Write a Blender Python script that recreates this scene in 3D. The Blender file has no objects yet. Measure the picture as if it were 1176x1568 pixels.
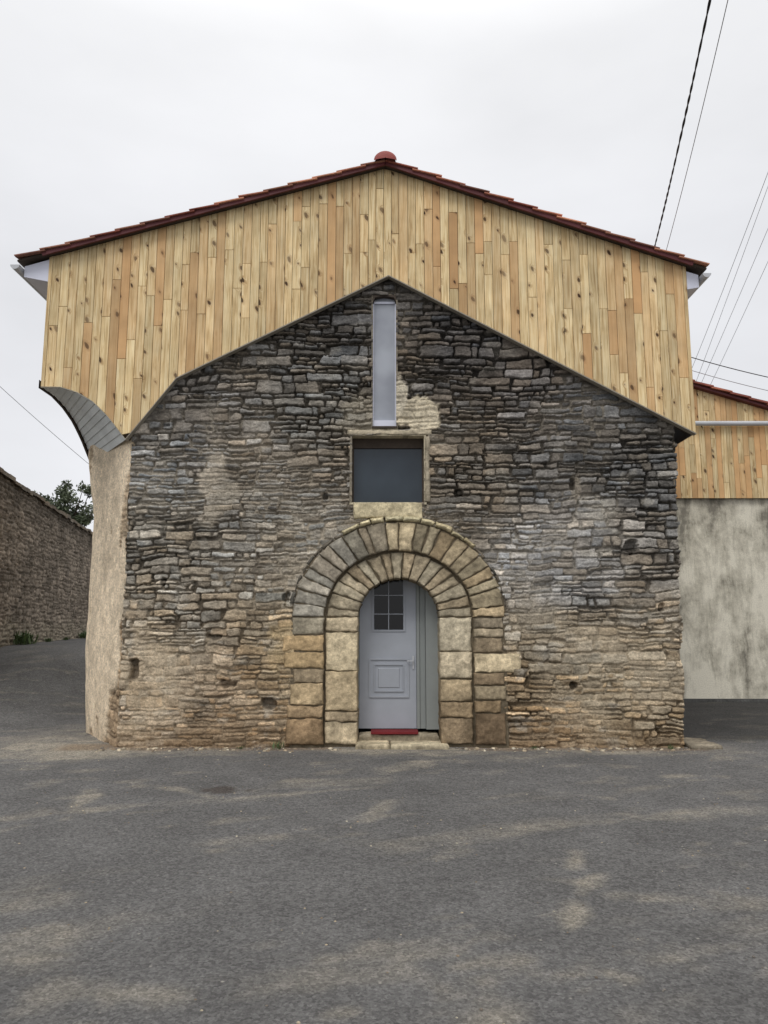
import bpy, math, random
import numpy as np
from mathutils import Vector
random.seed(4); RNG=np.random.default_rng(4)
scene=bpy.context.scene
# ------------------------------------------------------------------ survey: photo measurements -> metres
F=1162.0; PITCH=math.radians(8.4); CH=1.6; D0=10.26
cp,sp=math.cos(PITCH),math.sin(PITCH)
def P(u,v,D=D0):
    x=(u-588)/F; y=(784-v)/F; k=cp-y*sp
    return (D*x/k, CH+D*(sp+y*cp)/k)
def lin(c):
    c=np.asarray(c,float)/255.0
    return np.where(c<=0.04045,c/12.92,((c+0.055)/1.055)**2.4)
KV=0.78
def alb(c,k=KV): return np.clip(lin(c)/k,0,0.85)
# ------------------------------------------------------------------ numpy noise
_t={}
def vn(x,y,seed):
    if seed not in _t: _t[seed]=np.random.default_rng(seed+100).random((256,256))
    T=_t[seed]
    x=np.asarray(x,float); y=np.asarray(y,float)
    xi=np.floor(x).astype(int); yi=np.floor(y).astype(int)
    fx=x-xi; fy=y-yi; fx=fx*fx*(3-2*fx); fy=fy*fy*(3-2*fy)
    a=T[xi%256,yi%256]; b=T[(xi+1)%256,yi%256]; c=T[xi%256,(yi+1)%256]; d=T[(xi+1)%256,(yi+1)%256]
    return (a*(1-fx)+b*fx)*(1-fy)+(c*(1-fx)+d*fx)*fy
def fbm(x,y,seed,o=4):
    s=0;a=1;t=0
    for i in range(o):
        s=s+a*vn(x*2**i+i*7.3,y*2**i+i*3.1,seed+i); t+=a; a*=0.5
    return s/t-0.5
def S(t): t=np.clip(t,0,1); return t*t*(3-2*t)
# ------------------------------------------------------------------ mesh helpers
def add(name,me,mat,parent=None,smooth=False):
    ob=bpy.data.objects.new(name,me); scene.collection.objects.link(ob)
    if mat: me.materials.append(mat)
    if parent: ob.parent=parent
    if smooth: me.polygons.foreach_set('use_smooth',[True]*len(me.polygons))
    return ob
def empty(name,loc=(0,0,0)):
    e=bpy.data.objects.new(name,None); scene.collection.objects.link(e); e.empty_display_size=.3; return e
class Acc:
    def __init__(s): s.v=[];s.f=[];s.c=[]
    def quad(s,pts,col=(1,1,1)):
        b=len(s.v); s.v+=[tuple(p) for p in pts]; s.c+=[tuple(col)]*len(pts); s.f.append(tuple(range(b,b+len(pts))))
    def box(s,x0,x1,y0,y1,z0,z1,col=(1,1,1)):
        s.prism([(x0,z0),(x1,z0),(x1,z1),(x0,z1)],y0,y1,col)
    def prism(s,poly,y0,y1,col=(1,1,1),bev=0.0):
        n=len(poly); b=len(s.v)
        cx=sum(p[0] for p in poly)/n; cz=sum(p[1] for p in poly)/n
        rings=[]
        if bev>0:
            fr=[]
            for (x,z) in poly:
                fr.append((x+math.copysign(min(bev,abs(cx-x)*.8),cx-x),y0,z+math.copysign(min(bev,abs(cz-z)*.8),cz-z)))
            rings.append(fr); rings.append([(x,y0+bev,z) for x,z in poly])
        else: rings.append([(x,y0,z) for x,z in poly])
        rings.append([(x,y1,z) for x,z in poly])
        for r in rings: s.v+=r; s.c+=[tuple(col)]*n
        s.f.append(tuple(range(b,b+n)))
        for k in range(len(rings)-1):
            for i in range(n):
                j=(i+1)%n
                s.f.append((b+k*n+i,b+(k+1)*n+i,b+(k+1)*n+j,b+k*n+j))
        s.f.append(tuple(b+(len(rings)-1)*n+i for i in reversed(range(n))))
    def grid(s,V,C,closed=False):
        nr,nc=V.shape[:2]; b=len(s.v)
        s.v+=[tuple(p) for p in V.reshape(-1,3)]; s.c+=[tuple(p) for p in C.reshape(-1,3)]
        for i in range(nr-1):
            for j in range(nc-1):
                s.f.append((b+i*nc+j,b+i*nc+j+1,b+(i+1)*nc+j+1,b+(i+1)*nc+j))
    def obj(s,name,mat,parent=None,smooth=False):
        me=bpy.data.meshes.new(name); me.from_pydata(s.v,[],s.f); 
        ca=me.color_attributes.new('Col','FLOAT_COLOR','POINT')
        c=np.ones((len(s.v),4),np.float32); c[:,:3]=np.array(s.c,np.float32); ca.data.foreach_set('color',c.ravel())
        me.update()
        return add(name,me,mat,parent,smooth)
def grid_mesh(name,V,C,keep,mat,parent=None,attrs=None,smooth=True):
    nr,nc=V.shape[:2]
    idx=np.arange(nr*nc).reshape(nr,nc)
    q=np.stack([idx[:-1,:-1],idx[:-1,1:],idx[1:,1:],idx[1:,:-1]],-1)
    if keep is not None: q=q[keep]
    q=q.reshape(-1,4)
    used=np.zeros(nr*nc,bool); used[q.ravel()]=True
    rm=np.cumsum(used)-1; q=rm[q]; v=V.reshape(-1,3)[used]; c=C.reshape(-1,3)[used]
    me=bpy.data.meshes.new(name)
    me.vertices.add(len(v)); me.vertices.foreach_set('co',v.astype(np.float32).ravel())
    me.loops.add(len(q)*4); me.loops.foreach_set('vertex_index',q.ravel().astype(np.int32))
    me.polygons.add(len(q)); me.polygons.foreach_set('loop_start',np.arange(0,len(q)*4,4,dtype=np.int32))
    me.update(calc_edges=True); me.validate()
    ca=me.color_attributes.new('Col','FLOAT_COLOR','POINT')
    cc=np.ones((len(v),4),np.float32); cc[:,:3]=c; ca.data.foreach_set('color',cc.ravel())
    return add(name,me,mat,parent,smooth)
# ------------------------------------------------------------------ materials
def mat_new(name):
    m=bpy.data.materials.new(name); m.use_nodes=True
    return m,m.node_tree.nodes,m.node_tree.links,m.node_tree.nodes['Principled BSDF']
def N(ns,t,**k):
    n=ns.new(t)
    for a,b in k.items():
        if a in n.bl_rna.properties: setattr(n,a,b)
        else: n.inputs[a].default_value=b
    return n
def col_noise(name,rough=.9,scale=30,amp=.25,bump=.4,bdist=.01,base=None,spec=.3,scale2=3,amp2=.15,fine=0):
    m,ns,ln,b=mat_new(name)
    tc=N(ns,'ShaderNodeTexCoord')
    n1=N(ns,'ShaderNodeTexNoise',Scale=scale,Detail=8.0,Roughness=.7); n2=N(ns,'ShaderNodeTexNoise',Scale=scale2,Detail=5.0)
    ln.new(tc.outputs['Object'],n1.inputs['Vector']); ln.new(tc.outputs['Object'],n2.inputs['Vector'])
    if base is None:
        a=N(ns,'ShaderNodeAttribute',attribute_name='Col'); csrc=a.outputs['Color']
    else:
        a=N(ns,'ShaderNodeRGB'); a.outputs[0].default_value=(*base,1); csrc=a.outputs[0]
    m1=N(ns,'ShaderNodeMapRange'); m1.inputs['From Min'].default_value=.25; m1.inputs['From Max'].default_value=.75
    m1.inputs['To Min'].default_value=1-amp; m1.inputs['To Max'].default_value=1+amp
    ln.new(n1.outputs[0],m1.inputs['Value'])
    m2=N(ns,'ShaderNodeMapRange'); m2.inputs['From Min'].default_value=.3; m2.inputs['From Max'].default_value=.7
    m2.inputs['To Min'].default_value=1-amp2; m2.inputs['To Max'].default_value=1+amp2
    ln.new(n2.outputs[0],m2.inputs['Value'])
    mu=N(ns,'ShaderNodeMath',operation='MULTIPLY'); ln.new(m1.outputs[0],mu.inputs[0]); ln.new(m2.outputs[0],mu.inputs[1])
    src=mu.outputs[0]
    if fine>0:
        n3=N(ns,'ShaderNodeTexNoise',Scale=105.0,Detail=4.0,Roughness=.7); ln.new(tc.outputs['Object'],n3.inputs['Vector'])
        m3=N(ns,'ShaderNodeMapRange'); ln.new(n3.outputs[0],m3.inputs['Value'])
        for k_,v_ in (('From Min',.3),('From Max',.7),('To Min',1-fine),('To Max',1+fine)): m3.inputs[k_].default_value=v_
        mv=N(ns,'ShaderNodeMath',operation='MULTIPLY'); ln.new(src,mv.inputs[0]); ln.new(m3.outputs[0],mv.inputs[1]); src=mv.outputs[0]
    vm=N(ns,'ShaderNodeVectorMath',operation='SCALE'); ln.new(csrc,vm.inputs[0]); ln.new(src,vm.inputs['Scale'])
    ln.new(vm.outputs[0],b.inputs['Base Color'])
    b.inputs['Roughness'].default_value=rough; b.inputs['Specular IOR Level'].default_value=spec
    if bump>0:
        bp=N(ns,'ShaderNodeBump',Strength=bump,Distance=bdist); ln.new(n1.outputs[0],bp.inputs['Height']); ln.new(bp.outputs[0],b.inputs['Normal'])
    return m
M_stone=col_noise('rubble_stone',scale=32,amp=.5,bump=1.0,bdist=.03,spec=.1,scale2=7,amp2=.15,fine=.3)
M_ash=col_noise('dressed_limestone',scale=24,amp=.42,bump=.8,bdist=.02,spec=.1,scale2=5,amp2=.25,fine=.2)
M_white=col_noise('white_pvc',rough=.4,scale=5,amp=.03,bump=0,base=tuple(alb((190,192,204))),amp2=.05)
M_gutter=col_noise('gutter_grey',rough=.35,scale=5,amp=.03,bump=0,base=(.50,.51,.53),amp2=.08)
M_soffit=col_noise('grey_clapboard',rough=.6,scale=20,amp=.06,bump=.1,bdist=.003,amp2=.1)
M_door=col_noise('door_paint',rough=.45,scale=8,amp=.03,bump=0,base=tuple(alb((148,152,159),.80)),amp2=.06)
M_frame=col_noise('frame_paint',rough=.5,scale=8,amp=.04,bump=0,base=tuple(alb((128,132,130),.80)),amp2=.06)
M_red=col_noise('verge_red_paint',rough=.5,scale=9,amp=.1,bump=0,base=(.10,.022,.024),amp2=.2)
M_cap=col_noise('ridge_tile_red',rough=.6,scale=18,amp=.15,bump=.15,base=(.26,.06,.05),amp2=.2)
M_tile=col_noise('clay_tile',rough=.85,scale=25,amp=.3,bump=.3,amp2=.35,scale2=2.5)
M_dark=col_noise('dark_void',rough=.9,scale=8,amp=.1,bump=0,base=(.012,.012,.012))
M_darkwood=col_noise('dark_batten',rough=.8,scale=20,amp=.2,bump=0,base=(.06,.045,.034))
M_mat=col_noise('red_doormat',rough=1,scale=200,amp=.4,bump=.5,base=(.17,.02,.024))
M_cable=col_noise('cable_black',rough=.6,scale=20,amp=.1,bump=0,base=(.02,.02,.022))
M_wire=col_noise('wire_grey',rough=.6,scale=20,amp=.1,bump=0,base=(.22,.22,.23))
def glass(name,c,rough=.08,spec=.5):
    m,ns,ln,b=mat_new(name)
    tc=N(ns,'ShaderNodeTexCoord'); n=N(ns,'ShaderNodeTexNoise',Scale=1.6,Detail=3.0)
    ln.new(tc.outputs['Object'],n.inputs['Vector'])
    r=N(ns,'ShaderNodeValToRGB'); r.color_ramp.elements[0].position=.35; r.color_ramp.elements[1].position=.65
    r.color_ramp.elements[0].color=(c[0]*.8,c[1]*.8,c[2]*.82,1); r.color_ramp.elements[1].color=(c[0]*1.15,c[1]*1.15,c[2]*1.15,1)
    ln.new(n.outputs[0],r.inputs[0]); ln.new(r.outputs[0],b.inputs['Base Color'])
    b.inputs['Roughness'].default_value=rough; b.inputs['Specular IOR Level'].default_value=spec
    return m
M_glassd=glass('window_glass_dark',(.035,.047,.06),.12,.35)
M_glassl=glass('slit_glass_frosted',(.34,.36,.40),.2,.5)
M_glassdoor=glass('door_glass',(.008,.008,.009),.08,.3)
# wood cladding
KW=.88
def wood_mat():
    m,ns,ln,b=mat_new('larch_cladding')
    tc=N(ns,'ShaderNodeTexCoord'); at=N(ns,'ShaderNodeAttribute',attribute_name='Col')
    sx=N(ns,'ShaderNodeSeparateXYZ'); ln.new(tc.outputs['Object'],sx.inputs[0])
    sc=N(ns,'ShaderNodeSeparateColor'); ln.new(at.outputs['Color'],sc.inputs[0])
    off=N(ns,'ShaderNodeMath',operation='MULTIPLY'); ln.new(sc.outputs[0],off.inputs[0]); off.inputs[1].default_value=37.0
    zz=N(ns,'ShaderNodeMath',operation='ADD'); ln.new(sx.outputs[2],zz.inputs[0]); ln.new(off.outputs[0],zz.inputs[1])
    kx=N(ns,'ShaderNodeMath',operation='MULTIPLY_ADD'); ln.new(sx.outputs[0],kx.inputs[0]); kx.inputs[1].default_value=.5
    zk=N(ns,'ShaderNodeMath',operation='MULTIPLY'); ln.new(zz.outputs[0],zk.inputs[0]); zk.inputs[1].default_value=.72
    ln.new(zk.outputs[0],kx.inputs[2])
    ckn=N(ns,'ShaderNodeCombineXYZ'); ln.new(sx.outputs[0],ckn.inputs[0]); ln.new(kx.outputs[0],ckn.inputs[1])
    kn=N(ns,'ShaderNodeTexNoise',Scale=9.0,Detail=2.0); ln.new(ckn.outputs[0],kn.inputs['Vector'])
    kmix=N(ns,'ShaderNodeVectorMath',operation='SCALE'); ln.new(kn.outputs['Color'],kmix.inputs[0]); kmix.inputs['Scale'].default_value=.05
    kadd=N(ns,'ShaderNodeVectorMath',operation='ADD'); ln.new(ckn.outputs[0],kadd.inputs[0]); ln.new(kmix.outputs[0],kadd.inputs[1])
    vo=N(ns,'ShaderNodeTexVoronoi',Scale=4.6); vo.voronoi_dimensions='2D'; ln.new(kadd.outputs[0],vo.inputs['Vector'])
    vs=N(ns,'ShaderNodeSeparateColor'); ln.new(vo.outputs['Color'],vs.inputs[0])
    rad=N(ns,'ShaderNodeMapRange'); ln.new(vs.outputs[0],rad.inputs['Value'])
    for k,x in (('From Min',.4),('From Max',1),('To Min',0.03),('To Max',.15)): rad.inputs[k].default_value=x
    kd=N(ns,'ShaderNodeMath',operation='SUBTRACT'); ln.new(vo.outputs['Distance'],kd.inputs[0]); ln.new(rad.outputs[0],kd.inputs[1])
    knot=N(ns,'ShaderNodeMapRange'); ln.new(kd.outputs[0],knot.inputs['Value'])
    for k,x in (('From Min',-.035),('From Max',.012),('To Min',1),('To Max',0)): knot.inputs[k].default_value=x
    halo=N(ns,'ShaderNodeMapRange'); ln.new(kd.outputs[0],halo.inputs['Value'])
    for k,x in (('From Min',0),('From Max',.15),('To Min',1),('To Max',0)): halo.inputs[k].default_value=x
    gate=N(ns,'ShaderNodeMath',operation='GREATER_THAN'); ln.new(vs.outputs[0],gate.inputs[0]); gate.inputs[1].default_value=.45
    kg0=N(ns,'ShaderNodeMath',operation='MULTIPLY'); ln.new(knot.outputs[0],kg0.inputs[0]); ln.new(gate.outputs[0],kg0.inputs[1])
    soft=N(ns,'ShaderNodeMapRange'); ln.new(vs.outputs[1],soft.inputs['Value']); soft.inputs['To Min'].default_value=.45; soft.inputs['To Max'].default_value=1.0
    kg=N(ns,'ShaderNodeMath',operation='MULTIPLY'); ln.new(kg0.outputs[0],kg.inputs[0]); ln.new(soft.outputs[0],kg.inputs[1])
    hg=N(ns,'ShaderNodeMath',operation='MULTIPLY'); ln.new(halo.outputs[0],hg.inputs[0]); ln.new(gate.outputs[0],hg.inputs[1])
    gx=N(ns,'ShaderNodeMath',operation='MULTIPLY_ADD'); ln.new(hg.outputs[0],gx.inputs[0]); gx.inputs[1].default_value=.05; ln.new(sx.outputs[0],gx.inputs[2])
    gm=N(ns,'ShaderNodeMath',operation='MULTIPLY'); ln.new(gx.outputs[0],gm.inputs[0]); gm.inputs[1].default_value=36
    gz=N(ns,'ShaderNodeMath',operation='MULTIPLY'); ln.new(zz.outputs[0],gz.inputs[0]); gz.inputs[1].default_value=1.5
    cg=N(ns,'ShaderNodeCombineXYZ'); ln.new(gm.outputs[0],cg.inputs[0]); ln.new(gz.outputs[0],cg.inputs[1])
    n1=N(ns,'ShaderNodeTexNoise',Scale=1.0,Detail=5.0,Roughness=.6,Distortion=.9); ln.new(cg.outputs[0],n1.inputs['Vector'])
    cg2=N(ns,'ShaderNodeCombineXYZ'); ln.new(sx.outputs[0],cg2.inputs[0]); ln.new(zz.outputs[0],cg2.inputs[1])
    n2=N(ns,'ShaderNodeTexNoise',Scale=2.2,Detail=3.0); ln.new(cg2.outputs[0],n2.inputs['Vector'])
    r=N(ns,'ShaderNodeValToRGB'); e=r.color_ramp.elements
    e[0].position=.34; e[0].color=(*alb((172,144,102),KW),1); e[1].position=.64; e[1].color=(*alb((220,202,162),KW),1)
    x=e.new(.48); x.color=(*alb((206,182,138),KW),1)
    ln.new(n1.outputs[0],r.inputs[0])
    mw=N(ns,'ShaderNodeMix',data_type='RGBA',blend_type='MIX'); ln.new(sc.outputs[2],mw.inputs[0]); ln.new(r.outputs[0],mw.inputs[6]); mw.inputs[7].default_value=(*alb((200,158,112),KW),1)
    br=N(ns,'ShaderNodeVectorMath',operation='SCALE'); ln.new(mw.outputs[2],br.inputs[0]); 
    m2=N(ns,'ShaderNodeMapRange'); ln.new(n2.outputs[0],m2.inputs['Value'])
    for k,xx in (('From Min',.3),('From Max',.7),('To Min',.84),('To Max',1.12)): m2.inputs[k].default_value=xx
    mm=N(ns,'ShaderNodeMath',operation='MULTIPLY'); ln.new(m2.outputs[0],mm.inputs[0]); ln.new(sc.outputs[1],mm.inputs[1])
    ln.new(mm.outputs[0],br.inputs['Scale'])
    mh=N(ns,'ShaderNodeMix',data_type='RGBA'); hs=N(ns,'ShaderNodeMath',operation='MULTIPLY'); ln.new(hg.outputs[0],hs.inputs[0]); hs.inputs[1].default_value=.36
    ln.new(hs.outputs[0],mh.inputs[0]); ln.new(br.outputs[0],mh.inputs[6]); mh.inputs[7].default_value=(.26,.13,.06,1)
    mk=N(ns,'ShaderNodeMix',data_type='RGBA'); ln.new(kg.outputs[0],mk.inputs[0]); ln.new(mh.outputs[2],mk.inputs[6]); mk.inputs[7].default_value=(.05,.026,.015,1)
    ln.new(mk.outputs[2],b.inputs['Base Color']); b.inputs['Roughness'].default_value=.75; b.inputs['Specular IOR Level'].default_value=.15
    bp=N(ns,'ShaderNodeBump',Strength=.3,Distance=.004); ln.new(n1.outputs[0],bp.inputs['Height']); ln.new(bp.outputs[0],b.inputs['Normal'])
    return m
M_wood=wood_mat()
# ------------------------------------------------------------------ rubble masonry generator (real relief)
def stone_layout(W,H,res,seed,ch=(.12,.24),sl=(.12,.46),sub=.075,zj=.028):
    r=np.random.default_rng(seed)
    nx=int(W/res)+2; nz=int(H/res)+2
    E=np.zeros((nz,nx),np.float32); R=np.zeros((nz,nx,4),np.float32); LZ=np.zeros((nz,nx),np.float32)
    def fill(x0,x1,z0,z1):
        i0=max(0,int(x0/res)); i1=min(nx,int(x1/res)+1); j0=max(0,int(z0/res)); j1=min(nz,int(z1/res)+1)
        if i1<=i0 or j1<=j0: return
        xs=(np.arange(i0,i1)+.5)*res; zs=(np.arange(j0,j1)+.5)*res
        sk=r.uniform(-.6,.6); tp=r.uniform(-.06,.06)
        dx=np.minimum(xs[None,:]-x0+sk*(zs[:,None]-z0)*.5,x1-xs[None,:]-sk*(zs[:,None]-z0)*.5-0*xs[None,:])
        dz=np.minimum((zs-z0)[:,None]+0*dx,(z1-zs)[:,None]+tp*(xs[None,:]-.5*(x0+x1)))
        rr=r.uniform(.014,.042)
        e=np.minimum(dx,dz); c=(dx<rr)&(dz<rr); e=np.where(c,rr-np.hypot(rr-dx,rr-dz),e)
        E[j0:j1,i0:i1]=e; R[j0:j1,i0:i1]=r.random(4); LZ[j0:j1,i0:i1]=((zs-z0)/(z1-z0)-.5)[:,None]
    z=0
    while z<H+.1:
        h=r.uniform(*ch); x=-r.uniform(0,.8)
        while x<W+.1:
            w=r.uniform(.25,.95); n=max(1,int(round(h/sub*r.uniform(.55,1.4))))
            cuts=np.sort(np.clip((np.arange(1,n)+r.uniform(-.3,.3,n-1))/n,0,1)) if n>1 else np.array([])
            zo=r.uniform(-zj,zj)
            zc=np.concatenate([[0],cuts,[1]])*(h+r.uniform(0,zj))+z+zo
            for k in range(n):
                hh=zc[k+1]-zc[k]; xx=x+r.uniform(-.04,.04)
                while xx<x+w-1e-6:
                    l=r.uniform(*sl)*(0.6+hh*4.5); 
                    if r.random()<.16: l*=.4
                    if x+w-(xx+l)<.07: l=x+w-xx
                    fill(xx,xx+l,zc[k],zc[k+1]); xx+=l
            x+=w
        z+=h
    return E,R,LZ
def relief(X,Z,seed,x0,z0,W,H,res=.005,joint=.007,warp=1.0,**k):
    E,R,LZ=stone_layout(W,H,res,seed,**k)
    wx=X-x0+warp*(.05*fbm(X*5,Z*5,seed+1,3)+.025*fbm(X*22,Z*22,seed+9,2))
    wz=Z-z0+warp*(.14*fbm(X*.55,Z*.8,seed+2,2)+.06*fbm(X*3.0,Z*3.0,seed+3,3)+.028*fbm(X*12,Z*18,seed+4,3))
    i=np.clip((wx/res).astype(int),0,E.shape[1]-1); j=np.clip((wz/res).astype(int),0,E.shape[0]-1)
    e=E[j,i]; r=R[j,i]; lz=LZ[j,i]
    jt=joint*(.5+1.7*vn(X*7,Z*7,seed+5))
    q=np.clip((e-jt)/.014,0,1); q=np.sqrt(1-(1-q)**2)
    return q,r,lz,e
# ------------------------------------------------------------------ main barn
barn=empty('stone_barn')
ACX,ACZ=P(610.5,945)
def wm(px,v=945): return px*D0/F/(cp-(784-v)/F*sp)
R0=(wm(62),wm(60)); R1=(wm(113),wm(101)); R2=(wm(163),wm(148))
Z0=-0.06
cps=[((600,440),(86,83,80)),((520,500),(90,86,82)),((700,520),(82,79,77)),((430,560),(110,106,100)),((300,600),(112,108,103)),((800,600),(97,93,90)),
((950,640),(101,98,94)),((250,680),(124,120,114)),((420,720),(132,125,115)),((520,620),(122,116,106)),((520,720),(126,118,107)),((720,660),(110,104,96)),
((720,740),(122,115,105)),((850,700),(103,100,96)),((1000,740),(98,96,93)),((240,800),(132,127,118)),((350,830),(138,132,122)),((450,850),(142,134,121)),
((850,830),(136,133,129)),((850,900),(146,144,141)),((940,880),(140,137,132)),((1010,850),(118,113,106)),((240,930),(144,135,121)),((380,940),(144,133,116)),
((1000,960),(140,129,113)),((850,970),(146,137,120)),((240,1040),(170,155,132)),((350,1040),(146,126,104)),((430,1010),(168,150,120)),((300,1110),(136,115,91)),
((430,1110),(140,119,94)),((820,1060),(144,127,102)),((950,1040),(162,147,123)),((1000,1010),(166,153,132)),((820,1120),(134,114,91)),((1000,1110),(142,126,103)),
((210,1000),(182,169,149)),((200,1090),(166,150,130)),((600,560),(99,94,88))]
def wall_color(X,Z):
    acc=np.zeros(X.shape+(3,)); wt=np.zeros(X.shape)
    for (uv,c) in cps:
        px,pz=P(*uv); w=np.exp(-((X-px)**2+(Z-pz)**2)/(2*.42**2))+1e-9
        acc+=w[...,None]*alb(c,.73); wt+=w
    return acc/wt[...,None]
def blob(X,Z,u,v,ru,rv,seed=50,edge=.5):
    px,pz=P(u,v); k=D0/F
    d=np.hypot((X-px)/(ru*k),(Z-pz)/(rv*k))+1.5*fbm(X*4,Z*4,seed,5)
    return S((1.0+edge*.5-d)/edge)
res=.01
xs=np.arange(-3.50,4.10,res); zs=np.arange(Z0,6.95,res)
X,Z=np.meshgrid(xs,zs)
q,r,lz,e=relief(X,Z,11,-3.7,-.4,8.1,7.8)
up=S((Z-2.6)/2.2)
mort=S(.52+2.1*fbm(X*1.1,Z*1.1,77,5)-.42*up)
depth=.036+.024*up
h=(q-1)*depth*(1-.6*mort)+ (r[...,0]-.5)*.048*(1-.3*mort) + lz*(r[...,1]-.5)*.03 + .028*fbm(X*12,Z*26,21,4)+.05*fbm(X*1.2,Z*1.2,25,3)
base=wall_color(X,Z)
var=np.exp((r[...,2]-.5)*.75+fbm(X*4,Z*9,31,5)*1.1+fbm(X*22,Z*40,33,3)*.7)
warm=(r[...,3]-.5)*.16+fbm(X*1.5,Z*1.5,35,3)*.14
C=base*var[...,None]*np.stack([1+warm,1+0*warm,1-warm*1.3],-1)
white=(r[...,2]>.94)[...,None]; C=np.where(white,C*1.3,C)
jd=base*.36*np.array([1.04,1,.95]); jl=(.6*base+.4*alb((168,157,138)))*(1+.5*fbm(X*9,Z*9,37,3))[...,None]  # jd: dirt tone plus joint shade painted into the colour; jl: pale mortar
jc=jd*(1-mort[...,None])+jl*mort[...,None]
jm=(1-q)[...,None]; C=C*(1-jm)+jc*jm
sm=S((fbm(X*2.6,Z*4.2,39,5)+.0)/.12)*mort*(1-.8*up)*.5
C=C*(1-sm[...,None])+jl*sm[...,None]; h=h*(1-.3*sm)
# white lime blooms
lb=S((fbm(X*3.3,Z*5.5,83,5)-.16)/.07)*.4*(1-.6*up); C=C*(1-lb[...,None])+lb[...,None]*alb((172,166,154))*(.8+.5*vn(X*20,Z*20,84))[...,None]
def plaster(mask,col,lift=.0):
    global h,C
    m=np.clip(mask,0,1)
    h=h*(1-m*.85)+m*(lift+.010*fbm(X*8,Z*8,61,4))
    C=C*(1-m[...,None])+m[...,None]*alb(col,.74)*(1+.8*fbm(X*6,Z*6,63,6))[...,None]
plaster(blob(X,Z,325,735,20,62)*.7,(166,156,140))
plaster(blob(X,Z,352,752,16,18,51)*.7,(150,142,128))
plaster(blob(X,Z,634,634,34,28,52,.25)*.9,(190,179,156),.008)
plaster(blob(X,Z,548,640,34,36,53)*.6,(150,142,126))
plaster(blob(X,Z,612,600,10,30,54,.3)*.9,(188,179,160),.008)
plaster(blob(X,Z,222,1040,42,75,55)*.6,(176,160,136))
plaster(blob(X,Z,1000,1030,50,45,56)*.5,(166,152,130))
plaster(blob(X,Z,950,975,60,25,57)*.35,(154,141,120))
plaster(blob(X,Z,880,745,8,22,58)*.6,(140,131,116))
plaster(blob(X,Z,455,985,40,40,59)*.5,(178,156,118))
plaster(blob(X,Z,860,970,100,40,60)*.3,(164,150,128))
plaster(S((.5+.6*fbm(X*1.5,Z*2,64,4)-Z)/.5)*.4,(134,112,86))
mg=blob(X,Z,870,885,80,36,66,.9)*(r[...,2]>.45); C=C*(1-mg[...,None]*.4)+.4*mg[...,None]*alb((172,171,170))*(0.75+.5*r[...,0:1])
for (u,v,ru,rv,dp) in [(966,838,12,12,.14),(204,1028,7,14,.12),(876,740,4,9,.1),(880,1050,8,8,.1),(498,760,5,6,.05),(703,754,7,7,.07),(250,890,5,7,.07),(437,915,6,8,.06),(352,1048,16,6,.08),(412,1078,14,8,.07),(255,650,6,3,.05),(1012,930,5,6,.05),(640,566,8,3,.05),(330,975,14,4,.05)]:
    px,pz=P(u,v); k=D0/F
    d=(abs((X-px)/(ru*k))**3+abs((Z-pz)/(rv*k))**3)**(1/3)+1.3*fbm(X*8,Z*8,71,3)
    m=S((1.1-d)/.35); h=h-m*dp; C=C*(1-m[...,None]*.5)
m=S((.22+.3*fbm(X*2.2,Z*4,73,3)-Z)/.15)*.5; h=h-m*.05
V=np.stack([X,-h,Z],-1)
Xc=X[:-1,:-1]+res/2; Zc=Z[:-1,:-1]+res/2
def outline_in(Xc,Zc,R,grow=0):
    a=((Xc-ACX)/(R[0]+grow))**2+((Zc-ACZ)/(R[1]+grow))**2<1
    b=(abs(Xc-ACX)<R[0]+grow)&(Zc<=ACZ)
    return a|b
keep=~outline_in(Xc,Zc,R2,-.03)
wL,wT=P(539,667); wR,wB=P(650,769)
keep&=~((Xc>wL)&(Xc<wR)&(Zc>wB)&(Zc<wT))
sL,sT=P(571,452); sR,sB=P(607,656)
keep&=~((Xc>sL)&(Xc<sR)&(Zc>sB)&(Zc<sT+.0))
bl=[P(*p) for p in [(192,672),(270,578),(595,422),(1056,662)]]
blx=[p[0] for p in bl]; blz=[p[1] for p in bl]
topz=np.interp(Xc,blx,blz)+.12; keep&=Zc<topz
redge=3.93+.12*np.clip(Zc/4.1,0,1)+.07*fbm(Zc*5,Zc*0,75,3); keep&=Xc<redge
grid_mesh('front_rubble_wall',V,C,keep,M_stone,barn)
a=Acc()
cre=alb((176,166,143)); cgr=alb((122,115,102))
def reveal(x0,x1,z0,z1,y0,y1,t,cols):
    a.box(x0-t,x0,y0,y1,z0,z1,cols[0]); a.box(x1,x1+t,y0+.001,y1,z0,z1,cols[1])
    a.box(x0-t,x1+t,y0+.002,y1,z1,z1+t,cols[2]); a.box(x0-t,x1+t,y0+.003,y1,z0-t,z0,cols[3])
reveal(wL,wR,wB,wT,.0,.35,.03,[cgr,cre,cre,cre])
reveal(sL,sR,sB,sT,.005,.3,.02,[cgr*.8,cgr,cgr*.7,cre])
a.obj('opening_reveals',M_ash,barn)
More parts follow.
